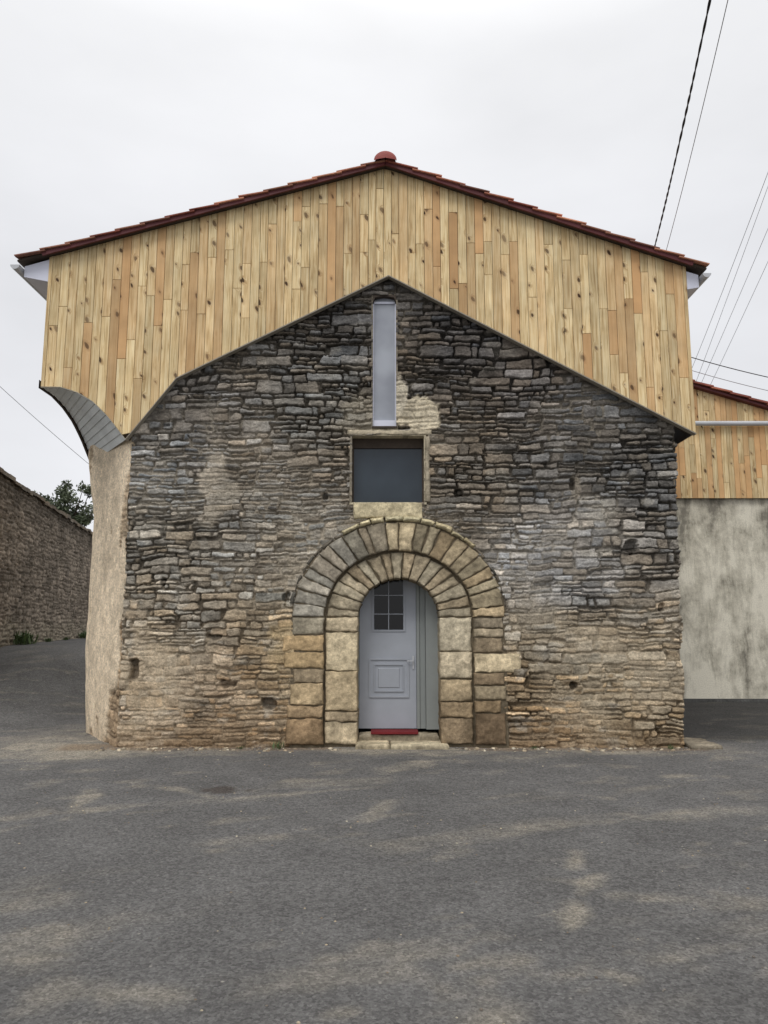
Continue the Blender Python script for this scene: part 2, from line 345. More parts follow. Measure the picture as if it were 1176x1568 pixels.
# ---- dressed blocks
class Blocks(Acc):
    def block(s,fn,w,hh,yf,yb,col,rr=.018,seed=0,rough=.014,jt=.034):
        def samp(L):
            n=max(2,int(L/.022)); core=list(np.linspace(rr,L-rr,n))
            return np.array([0,rr*.25,rr*.6]+core+[L-rr*.6,L-rr*.25,L])
        a_=samp(w); b_=samp(hh); A,B=np.meshgrid(a_,b_)
        e=np.minimum(np.minimum(A,w-A),np.minimum(B,hh-B))
        x,z=fn(A/w,B/hh)
        er=rr*(.6+1.8*vn(x*13+seed,z*13,97)); t=np.clip(e/er,0,1)
        drop=er*(1-np.sqrt(1-(1-t)**2))
        x2=x+jt*fbm(x*10+seed*.7,z*10,90+seed%7,3)*(1-.5*t); z2=z+jt*fbm(x*10+40,z*10+seed*.7,91+seed%5,3)*(1-.5*t)
        y=yf+drop+rough*2*fbm(x*11+seed*3.7,z*11,93,4)+.012*fbm(x*40,z*40,99,2)
        V=np.stack([x2,y,z2],-1)
        wst=fbm(x*2.2,z*2.2,98,4)
        cc=np.array(col)[None,None,:]*np.exp(.9*fbm(x*5+seed*1.3,z*5,95,5)+.6*fbm(x*30,z*30,96,2)+.5*wst)[...,None]*(1-.35*(1-t))[...,None]
        s.grid(V,cc)
        bl_=[(0,k) for k in range(A.shape[1])]+[(k,A.shape[1]-1) for k in range(1,A.shape[0])]+[(A.shape[0]-1,k) for k in range(A.shape[1]-2,-1,-1)]+[(k,0) for k in range(A.shape[0]-2,-1,-1)]
        nS=3
        V2=np.zeros((nS,len(bl_),3)); C2=np.zeros_like(V2)
        for n_,(i,jj) in enumerate(bl_):
            for k in range(nS):
                p=V[i,jj].copy(); f=k/(nS-1); p[1]=p[1]*(1-f)+yb*f; V2[k,n_]=p; C2[k,n_]=cc[i,jj]
        s.grid(V2,C2)
B=Blocks()
def tone(c,r_,v=.12,wv=.05):
    w=random.uniform(-wv,wv); f=1+random.uniform(-v,v); c=alb(c)*f; return np.array([c[0]*(1+w),c[1],c[2]*(1-w)])
def ring(Ra,Rb,n,yf,yb,colf,a0=0.0,a1=math.pi,gap=.006,jit=.22,seed=0,rr=.018,rj=.012,yj=.012):
    cuts=[a0]+[a0+(a1-a0)*(k+random.uniform(-jit,jit))/n for k in range(1,n)]+[a1]
    for k in range(n):
        t0,t1=cuts[k],cuts[k+1]; o=random.uniform(-rj,rj*.5); o0=random.uniform(-.004,.004)
        def fn(s_,t_,t0=t0,t1=t1,o=o,o0=o0):
            rx=(Ra[0]+o0)+(Rb[0]-Ra[0]+o)*t_; rz=(Ra[1]+o0)+(Rb[1]-Ra[1]+o)*t_
            g=gap/rx; an=(t1-g)+((t0+g)-(t1-g))*s_
            return ACX+rx*np.cos(an), ACZ+rz*np.sin(an)
        L=(t1-t0)*(Ra[0]+Rb[0])/2; hh=Rb[0]-Ra[0]
        B.block(fn,L,hh,yf+random.uniform(-yj,yj),yb,colf((t0+t1)/2),seed=seed+k,rr=rr)
def c1(an):
    return tone((154,142,120),0,.22,.05)
def c2(an):
    d=abs(an-math.pi/2)
    if d<.1: return tone((192,179,150),0,.05)
    if an<math.pi/2: return tone((150,136,111),0,.22)
    if d<.65: return tone((124,116,101),0,.2)
    return tone((142,135,122),0,.16)
ring((R0[0]+.0,R0[1]),(R1[0]-.01,R1[1]-.01),17,.04,.56,c1,seed=1)
ring((R1[0]+.014,R1[1]+.014),(R2[0]-.005,R2[1]-.005),22,-.03,.2,c2,seed=40)
def c3(an):
    if .75<an<2.15: return tone((180,168,136),0,.16)
    return tone((96,91,82),0,.2)
ring((R2[0]+.004,R2[1]+.004),(R2[0]+.072,R2[1]+.072),9,-.075,.05,c3,a0=.78,a1=2.12,seed=80,rr=.03,rj=.02)
ring((R2[0]+.0,R2[1]+.0),(R2[0]+.045,R2[1]+.045),8,-.02,.05,c3,a0=2.13,a1=3.0,seed=90,rr=.02,rj=.02)
ring((R2[0]+.0,R2[1]+.0),(R2[0]+.045,R2[1]+.045),6,-.018,.05,c3,a0=.1,a1=.77,seed=95,rr=.02,rj=.02)
def rect(x0,x1,z0,z1,yf,yb,col,seed):
    g=.005
    def fn(s_,t_): return x0+g+(x1-x0-2*g)*s_, z0+g+(z1-z0-2*g)*t_
    B.block(fn,x1-x0,z1-z0,yf,yb,col,seed=seed)
def zz(v): return P(600,v)[1]
def stack(xa,xb,vs,yf,yb,cols,seed):
    for k in range(len(vs)-1):
        x0=xa[k] if isinstance(xa,(list,tuple)) else xa; x1=xb[k] if isinstance(xb,(list,tuple)) else xb
        rect(x0,x1,zz(vs[k+1]),zz(vs[k]),yf+random.uniform(-.012,.01),yb,tone(cols[k%len(cols)],0,.08,.04),seed+k)
xi0=ACX-R0[0]; xi1=ACX+R0[0]; xo0=ACX-R1[0]; xo1=ACX+R1[0]; xq0=ACX-R2[0]; xq1=ACX+R2[0]
stack(xo0+.006,xi0,[945,968,1028,1090,1106,1141],.04,.56,[(178,164,138),(182,168,140),(174,159,131),(152,135,110),(166,151,125)],120)
stack(xi1,xo1-.006,[945,998,1040,1075,1100,1141],.04,.56,[(182,170,146),(168,153,128),(156,142,117),(140,124,100),(132,116,94)],130)
stack([xq0+.0,xq0-.12,xq0-.10,xq0+.02,xq0-.01,xq0-.05,xq0-.06],xo0-.008,[945,972,998,1024,1046,1080,1100,1141],-.028,.2,[(148,138,119),(176,153,118),(170,147,112),(140,126,104),(166,149,120),(142,124,99),(132,112,87)],140)
stack(xo1+.008,[xq1-.03,xq1-.02,xq1-.04,xq1+.2,xq1-.03,xq1-.0,xq1-.08,xq1-.02],[945,962,976,1000,1030,1050,1072,1092,1141],-.028,.2,[(130,120,103),(150,138,117),(128,116,97),(178,164,136),(130,114,92),(142,127,103),(134,116,91),(122,103,81)],150)
rect(P(541,770)[0],P(648,770)[0],P(600,797)[1]+.02,wB-.004,-.03,.2,alb((184,172,142)),170)
rect(wR+.002,wR+.09,wB+.0,wT,-.018,.2,alb((140,131,114)),171)
rect(wL-.07,wR+.12,wT+.002,wT+.085,-.018,.2,alb((158,148,128)),172)
B.obj('dressed_arch_stones',M_ash,barn,smooth=True)
a=Acc(); mc=alb((116,105,87))*.65
def plate(Ra,Rb,yf,yb):
    pa=[];pb=[]
    for k in range(41):
        t=math.pi*k/40; pa.append((ACX+Ra[0]*math.cos(t),ACZ+Ra[1]*math.sin(t))); pb.append((ACX+Rb[0]*math.cos(t),ACZ+Rb[1]*math.sin(t)))
    pa=[(ACX+Ra[0],Z0)]+pa+[(ACX-Ra[0],Z0)]; pb=[(ACX+Rb[0],Z0)]+pb+[(ACX-Rb[0],Z0)]
    for i in range(len(pa)-1):
        a.quad([(pa[i][0],yf,pa[i][1]),(pb[i][0],yf,pb[i][1]),(pb[i+1][0],yf,pb[i+1][1]),(pa[i+1][0],yf,pa[i+1][1])],mc)
        a.quad([(pa[i][0],yf,pa[i][1]),(pa[i+1][0],yf,pa[i+1][1]),(pa[i+1][0],yb,pa[i+1][1]),(pa[i][0],yb,pa[i][1])],mc)
plate((R0[0]+.018,R0[1]+.018),(R1[0]+.02,R1[1]+.02),.07,.6)
plate((R1[0]+.015,R1[1]+.015),(R2[0]+.01,R2[1]+.01),.0,.2)
a.obj('arch_mortar',M_ash,barn)
# ---- door assembly (recessed)
YD=.5
def PD(u,v,y=YD): return P(u,v,D0+y)
d=Acc(); 
x0,_=PD(550,1112); x1,_=PD(638,1112); zt=PD(600,872)[1]
zb=.18
d.box(x0,x1,YD,YD+.05,zb,zt)
def moulding(u0,u1,v0,v1,t=.022,y=YD):
    xa,za=PD(u0,v1); xb,zb_=PD(u1,v0)
    d.prism([(xa,za),(xb,za),(xb-t,za+t),(xa+t,za+t)],y-.016,y-.001); d.prism([(xa,zb_),(xa+t,zb_-t),(xb-t,zb_-t),(xb,zb_)],y-.016,y-.001)
    d.prism([(xa,za),(xa+t,za+t),(xa+t,zb_-t),(xa,zb_)],y-.0165,y-.001); d.prism([(xb,za),(xb,zb_),(xb-t,zb_-t),(xb-t,za+t)],y-.0165,y-.001)
moulding(565,626,1008,1068); moulding(573,618,1017,1059,.012,YD-.001)
moulding(570,620,884,967,.02)
xa,za=PD(579,1053); xb,zb2=PD(612,1023); d.prism([(xa,za),(xb,za),(xb,zb2),(xa,zb2)],YD-.010,YD-.001,bev=.008)
ga,gz0=PD(573,964); gb,gz1=PD(617,880)
for f in (.5,): d.box(ga+(gb-ga)*f-.005,ga+(gb-ga)*f+.005,YD-.02,YD-.004,gz0,gz1)
for f in (.28,.62): d.box(ga,gb,YD-.019,YD-.004,gz0+(gz1-gz0)*f-.005,gz0+(gz1-gz0)*f+.005)
d.obj('door_leaf',M_door,barn)
g=Acc(); g.box(ga,gb,YD-.006,YD-.002,gz0,gz1); g.obj('door_glass',M_glassdoor,barn)
d=Acc(); x2,_=PD(652,1112); x3,_=PD(680,1112)
d.box(x1+.004,x1+.045,YD-.03,YD+.05,zb,zt,(1,1,1)); d.box(x1+.05,x2,YD-.015,YD+.05,zb,zt); d.box(x2+.004,x3,YD-.10,YD+.05,zb,zt)
d.box(x0-.08,x0-.004,YD-.03,YD+.05,zb,zt)
d.obj('door_frame',M_frame,barn)
d=Acc(); d.box(x1-.055,x1-.03,YD-.014,YD-.002,.98,1.16); d.box(x1-.048,x1-.036,YD-.045,YD-.013,1.09,1.10); d.box(x1-.13,x1-.036,YD-.058,YD-.046,1.088,1.102); d.obj('door_handle',M_gutter,barn)
d=Acc(); d.box(-1,1.4,.61,.63,-.1,2.6); d.obj('dark_backing',M_dark,barn)
st=Blocks()
def flat_block(x0,x1,y0,y1,z0,z1,col,seed):
    n=len(st.v)
    def fn(s_,t_): return x0+(x1-x0)*s_, y0+(y1-y0)*t_
    st.block(fn,x1-x0,y1-y0,-z1,-z0,col,seed=seed,rr=.02,rough=.006)
    for i in range(n,len(st.v)):
        vx,vy,vz=st.v[i]; st.v[i]=(vx,vz,-vy)
flat_block(xi0-.03,xi0+.42,-.12,.5,-.05,.06,alb((190,176,148),.95),1)
flat_block(xi0+.43,xi1+.10,-.14,.5,-.05,.055,alb((184,172,146),.95),2)
flat_block(xi0-.0,xi1+.0,.24,.58,-.02,.13,alb((176,164,142),.95),3)
st.obj('doorstep',M_ash,barn,smooth=True)
a=Acc(); mx0=PD(568,1118,.3)[0]; mx1=PD(640,1118,.3)[0]; b0=len(a.v); a.box(mx0,mx1,.20,.49,.145,.172); dm=a.obj('doormat',M_mat)
# ---- windows
a=Acc(); Y=.2; a.box(wL,wR,Y,Y+.01,wB,wT); a.obj('window_glass',M_glassd,barn)
a=Acc(); t=.035
a.box(wL,wL+t*.6,Y-.03,Y-.001,wB,wT); a.box(wR-t*.6,wR,Y-.03,Y-.001,wB,wT); a.box(wL,wR,Y-.031,Y-.002,wB,wB+t*.5); a.box(wL,wR,Y-.031,Y-.002,wT-.14,wT)  # deep top bar: dark strip standing in for shade under the window head
a.obj('window_frame',M_darkwood,barn)
a=Acc(); a.box(sL,sR,.09,.10,sB,sT); a.obj('slit_glass',M_glassl,barn)
a=Acc(); a.box(sL,sL+.018,.065,.089,sB,sT); a.box(sR-.018,sR,.065,.089,sB,sT); a.box(sL,sR,.05,.088,sB+.03,sB+.13); a.box(sL,sR,.065,.0885,sT-.1,sT-.07)
a.obj('slit_frame',M_white,barn)
a=Acc(); a.box(sL-.01,sR+.01,-.03,.09,sB+.0,sB+.026); a.prism([(sL,sT+.002),(sL,sT-.11),(sL+.03,sT-.035),((sL+sR)/2,sT-.01),(sR-.03,sT-.035),(sR,sT-.11),(sR,sT+.002)],-.005,.08)
a.obj('slit_sill',M_darkwood,barn)
# ---- left splayed corner wall (rendered)
pts=[(-3.50,.0),(-3.54,.05),(-3.66,.2),(-3.95,.62),(-4.25,1.05),(-4.50,1.42),(-4.64,1.75),(-4.68,2.3),(-4.68,9.0)]
def resample(pts,step):
    out=[];
    for k in range(len(pts)-1):
        L=math.dist(pts[k],pts[k+1]); st_=step if L<2 else .2
        n=max(1,int(L/st_))
        for i in range(n): out.append((pts[k][0]+(pts[k+1][0]-pts[k][0])*i/n,pts[k][1]+(pts[k+1][1]-pts[k][1])*i/n))
    out.append(pts[-1]); return np.array(out)
pl=resample(pts,.015); seg=np.concatenate([[0],np.cumsum(np.hypot(*np.diff(pl,axis=0).T))])
zl=np.arange(-.1,4.55,.02)
SS,ZL=np.meshgrid(seg,zl)
tx=np.gradient(pl[:,0],seg); ty=np.gradient(pl[:,1],seg)
nn=np.stack([-ty,tx],-1); nn=np.where((nn[:,0:1]>0),-nn,nn); nn/=np.linalg.norm(nn,axis=1)[:,None]
q2,r2,lz2,_=relief(SS,ZL,23,-.2,-.5,10,6,res=.01)
exposed=S((fbm(SS*1.3,ZL*1.6,41,5)*1.4+.22-ZL*.42)/.2)*.9
exposed=np.maximum(exposed,S((.06+.5*fbm(ZL*2.5,ZL*.5,43,3)-SS)/.06)*S((2.6-ZL)/1))
exposed=np.maximum(exposed,.7*S((fbm(SS*1.6+9,ZL*1.1,47,4)-.19)/.06))
hh=.03*fbm(SS*2.2,ZL*2.2,44,5)*2+exposed*((q2-1)*.035+(r2[...,0]-.5)*.03)-.012*exposed-.05*S((1.2-ZL)/1.2)*S((SS-.5)/1)+.14*S((ZL-3.3)/1.0)*S((SS-1.0)/.8)
pc=alb((200,184,160),.74); cc=np.ones(SS.shape+(3,))*pc*np.exp(.9*fbm(SS*1.3,ZL*.6,45,6)+.5*fbm(SS*12,ZL*12,46,4))[...,None]
stn=S((fbm(SS*3,ZL*.35,48,4)-.03)/.2)*.24; cc=cc*(1-stn[...,None])+stn[...,None]*alb((126,114,98))
sc_=alb((156,134,108))*np.exp((r2[...,2:3]-.5)*.6)*(.5+.5*q2[...,None])
cc=cc*(1-exposed[...,None])+sc_*exposed[...,None]
bt=S((.4+.5*fbm(SS*2,ZL,49,4)-ZL)/.5)[...,None]*.35; cc=cc*(1-bt)+bt*alb((122,100,78))
Vl=np.stack([pl[None,:,0]+nn[None,:,0]*hh,pl[None,:,1]+nn[None,:,1]*hh,ZL],-1)
grid_mesh('splayed_corner_wall',Vl,cc,None,M_stone,barn)
# right flank + rear
ys=np.arange(0.02,9,.03); zr=np.arange(-.1,4.4,.03); YY,ZZ=np.meshgrid(ys,zr)
q3,r3,lz3,_=relief(YY,ZZ,29,-.3,-.5,10,6,res=.01)
h3=(q3-1)*.03+(r3[...,0]-.5)*.03
cc=np.ones(YY.shape+(3,))*alb((120,112,100))*np.exp((r3[...,2:3]-.5)*.6)*(.5+.5*q3[...,None])
Vr=np.stack([3.93+.12*np.clip(ZZ/4.1,0,1)+h3-.02,YY,ZZ],-1)
grid_mesh('flank_wall',Vr,cc,None,M_stone,barn)
a=Acc(); a.box(-4.6,4.0,8.9,9.0,-.1,4.4,alb((120,112,100))); a.obj('rear_wall',M_stone,barn)
# ------------------------------------------------------------------ cladding
YC=-.10; DC=D0+YC
roofpts=[P(76,394,DC),P(590,258,DC),P(1050,409,DC)]
XL=roofpts[0][0]; XR=4.29
def RL(x): return np.interp(x,[p[0] for p in roofpts],[p[1] for p in roofpts])+ (0)
bot=[P(*p,DC) for p in [(68,592),(92,592),(118,600),(142,614),(165,637),(192,672),(270,578),(595,421),(1056,663)]]
bot[0]=(XL,bot[0][1]); bot[-1]=(XR,bot[-1][1])
def BL(x): return float(np.interp(x,[p[0] for p in bot],[p[1] for p in bot]))
def boards(x0,x1,topf,botf,yf,bw=.122,acc=None,accb=None,seed=1,warmp=.14):
    rr=random.Random(seed); x=x0
    while x<x1-.01:
        w=min(bw*rr.choice([1,1,1,.9,1.04]),x1-x); 
        if x1-(x+w)<.03: w=x1-x
        g=.0026
        zt0,zt1,zb0,zb1=topf(x+g),topf(x+w-g),botf(x+g),botf(x+w-g)
        if min(zt0-zb0,zt1-zb1)>.01:
            cuts=[]; z=rr.uniform(.3,2.6)
            while z<min(zt0-zb0,zt1-zb1)-.2:
                cuts.append(z); z+=rr.uniform(.5,2.8)
            zmid=(zb0+zb1)/2
            zc=[zmid+c for c in cuts]
            lows=[(zb0,zb1)]+[(c+.002,c+.002) for c in zc]; highs=[(c-.002,c-.002) for c in zc]+[(zt0,zt1)]
            for lo,hi in zip(lows,highs):
                R_=rr.random(); br=1+rr.uniform(-.2,.11); wm_=rr.random()**3*.4
                if rr.random()<warmp: wm_=rr.uniform(.5,1); br*=.93
                yj=rr.uniform(-.002,.002)
                acc.prism([(x+g,lo[0]),(x+w-g,lo[1]),(x+w-g,hi[1]),(x+g,hi[0])],yf+yj,yf+.02,(R_,br,wm_),bev=.0035)
            if accb: accb.quad([(x,yf+.015,zb0+.003),(x+w,yf+.015,zb1+.003),(x+w,yf+.015,zt1-.003),(x,yf+.015,zt0-.003)])
        x+=w
acc=Acc(); accb=Acc()
boards(XL+.05,XR-.05,lambda x:float(RL(x)),BL,YC,acc=acc,accb=accb,seed=5)
for xa in (XL,XR-.05):
    acc.prism([(xa,BL(xa)),(xa+.048,BL(xa+.048)),(xa+.048,float(RL(xa+.048))),(xa,float(RL(xa)))],YC-.006,YC+.05,(.3,.93,.1),bev=.004)
acc.obj('timber_gable_cladding',M_wood,barn)
accb.obj('cladding_batten_backing',M_darkwood,barn)
side=Acc(); sideb=Acc()
def side_boards(x,y0,y1,zb,zt,sgn):
    y=y0
    while y<y1:
        R_=random.random(); zbb=zb(y); zb2_=zb(min(y+.12,y1))
        side.quad([(x,y+.003,zbb),(x,y+.119,zb2_),(x,y+.119,zt),(x,y+.003,zt)],(R_,random.uniform(.85,1.05),random.random()**3*.4))
        sideb.quad([(x-sgn*.01,y,zbb),(x-sgn*.01,y+.122,zb2_),(x-sgn*.01,y+.122,zt),(x-sgn*.01,y,zt)])
        y+=.122
ZLeft=float(RL(XL)); ZRight=float(RL(XR))
A_=[(p[0],p[1]) for p in bot[:6]]
n=len(A_)
arc=[0]
for k in range(1,n): arc.append(arc[-1]+math.dist(A_[k],A_[k-1]))
def curveA(t): s_=t*arc[-1]; return (float(np.interp(s_,arc,[p[0] for p in A_])),float(np.interp(s_,arc,[p[1] for p in A_])))
zfl=P(140,706,D0+1.8)[1]
def curveB(t):
    x,z=curveA(t); z0_=A_[0][1]; z1_=A_[-1][1]
    f=(z0_-z)/(z0_-z1_)
    gx=(x-A_[0][0])/(A_[-1][0]-A_[0][0])
    return (YC+gx*1.95, z0_+(zfl-z0_)*f)
side_boards(XL,YC+.05,9,lambda y: float(np.interp(y,[curveB(t)[0] for t in np.linspace(0,1,20)],[curveB(t)[1] for t in np.linspace(0,1,20)])),ZLeft,-1)
side_boards(XR,YC+.05,9,lambda y: bot[-1][1],ZRight,1)
side.obj('flank_cladding',M_wood,barn); sideb.obj('flank_backing',M_darkwood,barn)
sf=Acc(); npk=13
for k in range(npk):
    t0,t1=k/npk,(k+1)/npk
    a0=curveA(t0);a1=curveA(t1);b0=curveB(t0);b1=curveB(t1)
    o=.010
    col=np.array((.62,.64,.63))*random.uniform(.95,1.04)
    A0=Vector((a0[0],YC+.03,a0[1]));A1=Vector((a1[0],YC+.03,a1[1]));B0=Vector((XL+.01,b0[0]+.03,b0[1]));B1=Vector((XL+.01,b1[0]+.03,b1[1]))
    nrm=(A1-A0).cross(B0-A0); 
    if nrm.length<1e-6: nrm=(A1-A0).cross(B1-A1)
    nrm.normalize()
    if nrm.z>0: nrm=-nrm
    sf.quad([A0,A1+nrm*o,B1+nrm*o,B0],col); sf.quad([A1+nrm*o,A1,B1,B1+nrm*o],col*.5)
sf.obj('corbel_soffit',M_soffit,barn)
tr=Acc()
for k in range(12):
    t0,t1=k/12,(k+1)/12; b0=curveB(t0); b1=curveB(t1)
    y0_,y1_=b0[0],b1[0]
    for (xa,xb) in ((XL-.03,XL+.0),):
        p=[(xa,y0_,b0[1]-.02),(xa,y1_,b1[1]-.02),(xa,y1_,b1[1]+.1),(xa,y0_,b0[1]+.1)]
        q_=[(xb,a_[1],a_[2]) for a_ in p]
        tr.quad(p);tr.quad(q_[::-1]);tr.quad([p[0],q_[0],q_[1],p[1]])
tr.obj('corbel_edge_board',M_darkwood,barn)
tr=Acc()
for k in range(5,8):
    (xa,za),(xb,zb_)=bot[k],bot[k+1]
    tr.prism([(xa,za-.018),(xb,zb_-.018),(xb,zb_-.002),(xa,za-.002)],YC-.008,YC+.09,(.30,.27,.22))
for k in range(0,5):
    (xa,za),(xb,zb_)=bot[k],bot[k+1]
    tr.prism([(xa,za-.012),(xb,zb_-.012),(xb,zb_-.002),(xa,za-.002)],YC-.006,YC+.03,(.36,.33,.27))
tr.obj('cladding_drip_trim',M_soffit,barn)
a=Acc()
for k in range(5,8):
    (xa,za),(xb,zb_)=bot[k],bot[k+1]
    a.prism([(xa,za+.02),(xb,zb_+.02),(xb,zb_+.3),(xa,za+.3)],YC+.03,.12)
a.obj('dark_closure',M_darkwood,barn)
# ------------------------------------------------------------------ roof
YF=-.24; YB=9.2
def slope(pe,pr,name,eave_ext):
    e=Vector((pe[0],pe[1])); r_=Vector((pr[0],pr[1])); d_=(r_-e); L=d_.length; d_.normalize(); nrm=Vector((-d_[1],d_[0]));
    if nrm[1]<0: nrm=-nrm
    e2=e-d_*eave_ext; Lt=L+eave_ext
    a=Acc(); p0=e2-nrm*0.0; p1=r_
    sgn=1 if d_[0]>0 else -1
    quad=[p0+nrm*.004,p1+nrm*.004,p1+nrm*.03,p0+nrm*.03]
    pq=[(v_[0],v_[1]) for v_ in quad]
    if sgn<0: pq=pq[::-1]
    a.prism(pq,YF+.045,YB); a.obj(name+'_deck',M_darkwood,barn)
    a=Acc()
    quad=[e-d_*.05-nrm*.028,p1-nrm*.028,p1+nrm*.028,e-d_*.05+nrm*.028]; pq=[(v_[0],v_[1]) for v_ in quad]
    if sgn<0: pq=pq[::-1]
    a.prism(pq,YF,YF+.03); a.obj(name+'_verge_board',M_red,barn)
    a=Acc(); ysamp=np.arange(YF-.03,YB,.045); s_=0.0
    while s_<Lt-.02:
        ln_=min(.43,Lt-s_); 
        prof=.020*np.abs(np.sin((ysamp-YF)*math.pi/.22))
        cols=np.array([alb(random.choice([(158,104,84),(128,74,62),(176,124,100),(136,96,80),(110,76,66)])) for _ in range(60)])
        ci=((ysamp-YF)/.22).astype(int)%60; cc=cols[ci]*1.0
        rows=[]
        jl_=random.uniform(-.012,.012)
        for (ss,up_) in ((s_,.056+jl_),(s_+ln_,.024)):
            base_=e2+d_*ss+nrm*up_
            rows.append(np.stack([base_[0]+nrm[0]*prof,ysamp,base_[1]+nrm[1]*prof],-1))
        rows2=[r__-np.array([nrm[0]*.016,0,nrm[1]*.016]) for r__ in rows]
        order=[rows[0],rows[1],rows2[1],rows2[0],rows[0]]
        a.grid(np.array(order),np.array([cc]*5))
        b=len(a.v); a.v+=[tuple(rows2[0][0]),tuple(rows2[1][0]),tuple(rows[1][0]),tuple(rows[0][0])]; a.c+=[tuple(cc[0])]*4; a.f.append((b,b+1,b+2,b+3))
        s_+=.36
    a.obj(name+'_tiles',M_tile,barn)
rid=(roofpts[1][0],roofpts[1][1]+.0)
slope(roofpts[0],rid,'roof_left',.42)
slope((XR,float(RL(XR))),rid,'roof_right',.26)
a=Acc(); rc=.150; segs=16; y=YF-.05
while y<YB:
    for (ya,yb_,rr_) in ((y,y+.05,rc+.012),(y+.05,y+.42,rc)):
        ang=np.linspace(-.1,math.pi+.1,segs)
        def rg_(k_): return np.stack([rid[0]+rr_*k_*np.cos(ang),0*ang,rid[1]+.01+rr_*k_*np.sin(ang)*.86],-1)
        v0=rg_(1); v0[:,1]=ya; v1=rg_(1); v1[:,1]=yb_
        a.grid(np.array([v0,v1]),np.ones((2,segs,3)))
        if y<YF and rr_>rc:
            rows=[v0]
            for k_,dy in ((.93,-.018),(.75,-.035),(.45,-.045),(.05,-.05)):
                w_=rg_(k_); w_[:,1]=ya+dy; rows.append(w_)
            a.grid(np.array(rows),np.ones((5,segs,3)))
    y+=.42
a.obj('ridge_cap',M_cap,barn,smooth=True)
def eave(x_in,x_out,ztop_in,ztop_out,zb_in,zb_out,gx,gz,name,rad=.065):
    a=Acc(); poly=[(x_in,zb_in),(x_out,zb_out),(x_out,ztop_out),(x_in,ztop_in)]
    if x_out<x_in: poly=poly[::-1]
    a.prism(poly,YC+.0,YB-.1); a.obj(name+'_fascia_box',M_white,barn)
    a=Acc(); ang=np.linspace(math.pi,2*math.pi,13)
    o=np.stack([gx+rad*np.cos(ang),0*ang,gz+rad*np.sin(ang)],-1); i_=np.stack([gx+(rad-.006)*np.cos(ang[::-1]),0*ang,gz+(rad-.006)*np.sin(ang[::-1])],-1)
    lp=np.concatenate([o,i_,o[:1]]); v0=lp.copy(); v0[:,1]=YF+.02; v1=lp.copy(); v1[:,1]=YB
    a.grid(np.array([v0,v1]),np.ones((2,len(lp),3))); a.quad([tuple(p) for p in v0[:13]])
    a.obj(name+'_gutter',M_gutter,barn)
pa=P(78,397,DC); pb=P(38,407,DC); pcn=P(78,431,DC); pd_=P(38,424,DC)
eave(XL-.001,pb[0],pa[1]-.005,pb[1]-.01,pcn[1],pd_[1],P(29,410,DC)[0],P(29,411,DC)[1],'left')
pa=P(1046,415,DC); pb=P(1069,420,DC); pcn=P(1046,443,DC); pd_=P(1069,440,DC)
eave(XR+.001,pb[0],pa[1]-.005,pb[1]-.01,pcn[1],pd_[1],P(1077,421,DC)[0],P(1077,424,DC)[1],'right',.06)
# ------------------------------------------------------------------ annex (rear wing, right)
annex=empty('clad_annex_building')
YA=5.9; DA=D0+YA
def PA(u,v,y=YA): return P(u,v,D0+y)
def ax_top(x):
    p0=PA(1040,588); p1=PA(1176,628); return p0[1]+(x-p0[0])*(p1[1]-p0[1])/(p1[0]-p0[0])
ax0=4.1; ax1=14.0
zcl=PA(1100,764)[1]; zgut=PA(1100,652)[1]
m,ns,ln,b=mat_new('weathered_render')
tc=N(ns,'ShaderNodeTexCoord'); mp=N(ns,'ShaderNodeMapping'); mp.inputs['Scale'].default_value=(2.0,2.0,.45); mp.inputs['Location'].default_value=(3.3,0,1.7); ln.new(tc.outputs['Object'],mp.inputs[0])
n1=N(ns,'ShaderNodeTexNoise',Scale=1.5,Detail=10.0,Roughness=.7,Distortion=.5); ln.new(mp.outputs[0],n1.inputs['Vector'])
n2=N(ns,'ShaderNodeTexNoise',Scale=1.3,Detail=10.0,Roughness=.7); ln.new(tc.outputs['Object'],n2.inputs['Vector'])
n3=N(ns,'ShaderNodeTexNoise',Scale=50.0,Detail=5.0); ln.new(tc.outputs['Object'],n3.inputs['Vector'])
sxz=N(ns,'ShaderNodeSeparateXYZ'); ln.new(tc.outputs['Object'],sxz.inputs[0])
ad=N(ns,'ShaderNodeMath',operation='ADD'); ln.new(n1.outputs[0],ad.inputs[0]); ln.new(n2.outputs[0],ad.inputs[1])
zr_=N(ns,'ShaderNodeMapRange'); ln.new(sxz.outputs[2],zr_.inputs['Value'])
for k_,v_ in (('From Min',0.0),('From Max',3.8),('To Min',.12),('To Max',-.03)): zr_.inputs[k_].default_value=v_
ad2=N(ns,'ShaderNodeMath',operation='ADD'); ln.new(ad.outputs[0],ad2.inputs[0]); ln.new(zr_.outputs[0],ad2.inputs[1])
r=N(ns,'ShaderNodeValToRGB'); e=r.color_ramp.elements; e[0].position=.42; e[0].color=(*alb((116,112,102)),1); e[1].position=.58; e[1].color=(*alb((200,195,180)),1)
x=e.new(.49); x.color=(*alb((166,161,147)),1)
hf=N(ns,'ShaderNodeMath',operation='MULTIPLY'); ln.new(ad2.outputs[0],hf.inputs[0]); hf.inputs[1].default_value=.5; ln.new(hf.outputs[0],r.inputs[0])
fr=N(ns,'ShaderNodeMapRange'); ln.new(n3.outputs[0],fr.inputs['Value'])
for k_,v_ in (('From Min',.3),('From Max',.7),('To Min',.86),('To Max',1.12)): fr.inputs[k_].default_value=v_
vm=N(ns,'ShaderNodeVectorMath',operation='SCALE'); ln.new(r.outputs[0],vm.inputs[0]); ln.new(fr.outputs[0],vm.inputs['Scale'])
ln.new(vm.outputs[0],b.inputs['Base Color']); b.inputs['Roughness'].default_value=.95; b.inputs['Specular IOR Level'].default_value=.1
